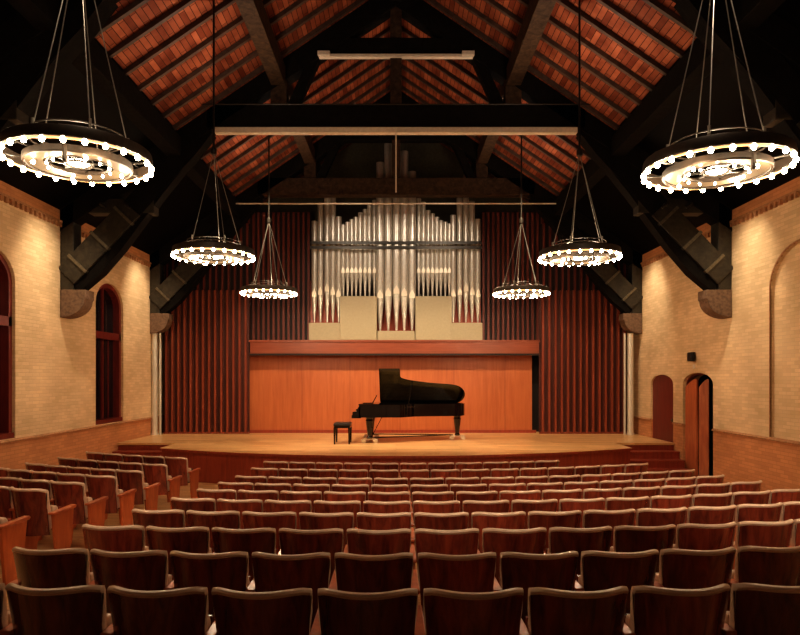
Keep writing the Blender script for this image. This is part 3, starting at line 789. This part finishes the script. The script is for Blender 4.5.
ROWN = ['nearest','second nearest','third nearest','fourth nearest','fifth nearest','sixth nearest','seventh nearest','third farthest','second farthest','farthest']
Z0 = [3.25,4.14,5.05,5.96,6.89,7.76,8.68,9.57,10.55,11.52]
S0 = [-4.768,-4.765,-4.75,-4.71,-4.684,-4.662,-4.655,-4.639,-4.893,-4.887]
RR = [22.0,19.0,17.2,16.0,15.0,14.3,13.6,13.0,11.8,11.0]
for r in range(10):
    w = .53 if r < 8 else .50
    cnt = 11 if r == 9 else 14
    if r == 0: cnt = 9
    if r == 1: cnt = 11
    if r == 2: cnt = 13
    for k in range(cnt):
        s = (S0[r]+k+.5)*w; R = RR[r]*(1.35 if s < 0 and r < 4 else 1); a = s/R
        x = R*math.sin(a); y = Z0[r]-.05+R*(1-math.cos(a))
        if r == 0: where = 'cut by the left picture edge' if k == 0 else ('%s from the left picture edge' % ORD[k])
        else: where = '%s from the left aisle' % ORD[k]
        lab = 'dark mahogany seat with tan top, %s centre row, %s' % (ROWN[r], where)
        place(proto_end if k == cnt-1 else proto, x, y, a, lab, 'seats in the %s centre row' % ROWN[r], w/.53)
LZ = [5.95,6.87,7.68,8.57,9.47,10.47,11.5]
LN = [2,3,4,5,5,5,5]
LW = ['nearest','second nearest','third nearest','fourth nearest','third farthest','second farthest','farthest']
for r in range(7):
    a = -math.radians(19); x, y = -3.72, LZ[r]; wd = .53 if r < 4 else .50
    for k in range(LN[r]):
        a2 = a-wd/2/14
        cx, cy = x-wd/2*math.cos(a2), y-wd/2*math.sin(a2)
        lab = 'seat with red wooden back, left block, %s row, %s from its aisle end' % (LW[r], ORD[k])
        place(proto_aisle if k == 0 else proto, cx, cy, a2, lab, 'seats in the left block, %s row' % LW[r], wd/.53)
        x -= wd*math.cos(a2); y -= wd*math.sin(a2); a -= wd/14

# speaker above the doors
sk = thing('wall_speaker', 'small black box speaker on the brick above the open door', 'speaker', (W-.01, 15.25, pz(357, 15.25)))
zc = pz(357, 15.25)
mb = MB(); mb.box(W-.12, W-.03, 15.15, 15.35, zc-.10, zc+.11); mb.build('cabinet', M['speaker'], sk, bevel=.01)
mb = MB(); mb.box(W-.04, W-.002, 15.2, 15.3, zc-.05, zc+.05); mb.build('bracket', M['rod_dark'], sk)
mb = MB(); mb.box(W-.13, W-.118, 15.165, 15.335, zc-.085, zc+.095); mb.build('grille', M['rod_dark'], sk)
mb = MB(); mb.box(W-.012, W-.001, 15.19, 15.31, zc-.27, zc-.17); tag(mb.build('wall_plate', M['batten'], origin=(W, 15.25, zc-.22)), 'small pale plate on the brick under the black speaker', 'plate')

# ------------------------------------------------------------------ lights
WARM = (1.0, .76, .50)
def light(kind, name, loc, power, col=WARM, size=.1, target=None, **kw):
    l = bpy.data.lights.new(name, kind); l.energy = power; l.color = col
    if kind == 'AREA': l.size = size
    else: l.shadow_soft_size = size
    for k, v in kw.items(): setattr(l, k, v)
    o = bpy.data.objects.new(name, l); C.objects.link(o); o.location = loc
    if target: o.rotation_euler = (Vector(target)-Vector(loc)).to_track_quat('-Z', 'Y').to_euler()
    return o
for (x, y, z) in CH:
    for k in range(4):
        a = PI/2*k+PI/4
        light('POINT', 'chandelier_light', (x+.5*math.cos(a), y+.5*math.sin(a), z-.20), 27, WARM, .05)
    light('POINT', 'chandelier_up_light', (x, y, z+.10), 16, WARM, .08)
# stage spots up in the middle truss
for x in (-3.0, -1.0, 1.0, 3.0):
    light('SPOT', 'stage_spot', (x, 14.2, E+4.9), 790, (1, .78, .52), .12, (x*1.0, 18.0, STAGE+.2), spot_size=math.radians(72), spot_blend=.6)
# wall washers beside each truss
for s in (-1, 1):
    for y in (8.8, 13.6, 18.4):
        light('SPOT', 'wall_washer', (s*5.6, y-1.25, E+4.1), 330, (1, .84, .62), .06, (s*7.0, y-.55, E+1.3), spot_size=math.radians(64), spot_blend=1.0)
# organ spots
for x in (-1.6, 1.6): light('SPOT', 'organ_spot', (x, 15.2, E+5.0), 260, (1, .84, .66), .1, (x*.6, 19.1, E+3.0), spot_size=math.radians(60), spot_blend=.8)
# up-lights on the tie beams wash the roof boards
for y in (11.2, 16.0):
    for s in (-1, 1):
        light('SPOT', 'roof_uplight', (s*2.6, y, E+4.2), 95, (1, .82, .66), .15, (s*2.6, y, E+7), spot_size=math.radians(150), spot_blend=.8)
# added fill spots above the seats
for x in (-2.2, 2.2): light('SPOT', 'seat_fill_spot', (x, 5.2, E+5.2), 160, (1, .80, .58), .15, (x*.9, 9.6, 0), spot_size=math.radians(100), spot_blend=.7)
for x, p in ((-2.4, 520), (.4, 900), (3.2, 1100)): light('SPOT', 'rear_fill_spot', (x, -1.0, E+4.3), p*2.2, (1, .80, .60), .10, (x*1.05, 7.5, E-1.3), spot_size=math.radians(25), spot_blend=1.0)  # added narrow spots brighten the middle rows' backs, nearest rows stay dark
light('AREA', 'rear_fill_area', (0, -3.2, E+2.4), 16, (1, .72, .48), 3.0, (0, 10, 1.2))  # added faint fill from behind the camera
light('POINT', 'door_fill_light', (W+1.2, 13.9, E-.2), 6, WARM, .1)  # added lamp to brighten the open door leaf

w = bpy.data.worlds.new('World'); bpy.context.scene.world = w; w.use_nodes = True
w.node_tree.nodes['Background'].inputs[0].default_value = (.02, .012, .008, 1); w.node_tree.nodes['Background'].inputs[1].default_value = .3

cam = bpy.data.cameras.new('Camera'); co = bpy.data.objects.new('Camera', cam); C.objects.link(co)
co.location = (0, 0, E); co.rotation_euler = (PI/2, 0, 0)
cam.sensor_width = 36; cam.lens = 650/800*36; cam.shift_x = 4/800; cam.shift_y = 60.5/800
cam.clip_end = 100
sc = bpy.context.scene; sc.camera = co
sc.view_settings.view_transform = 'Standard'
sc.view_settings.look = 'Medium High Contrast'
sc.view_settings.exposure = 0.0
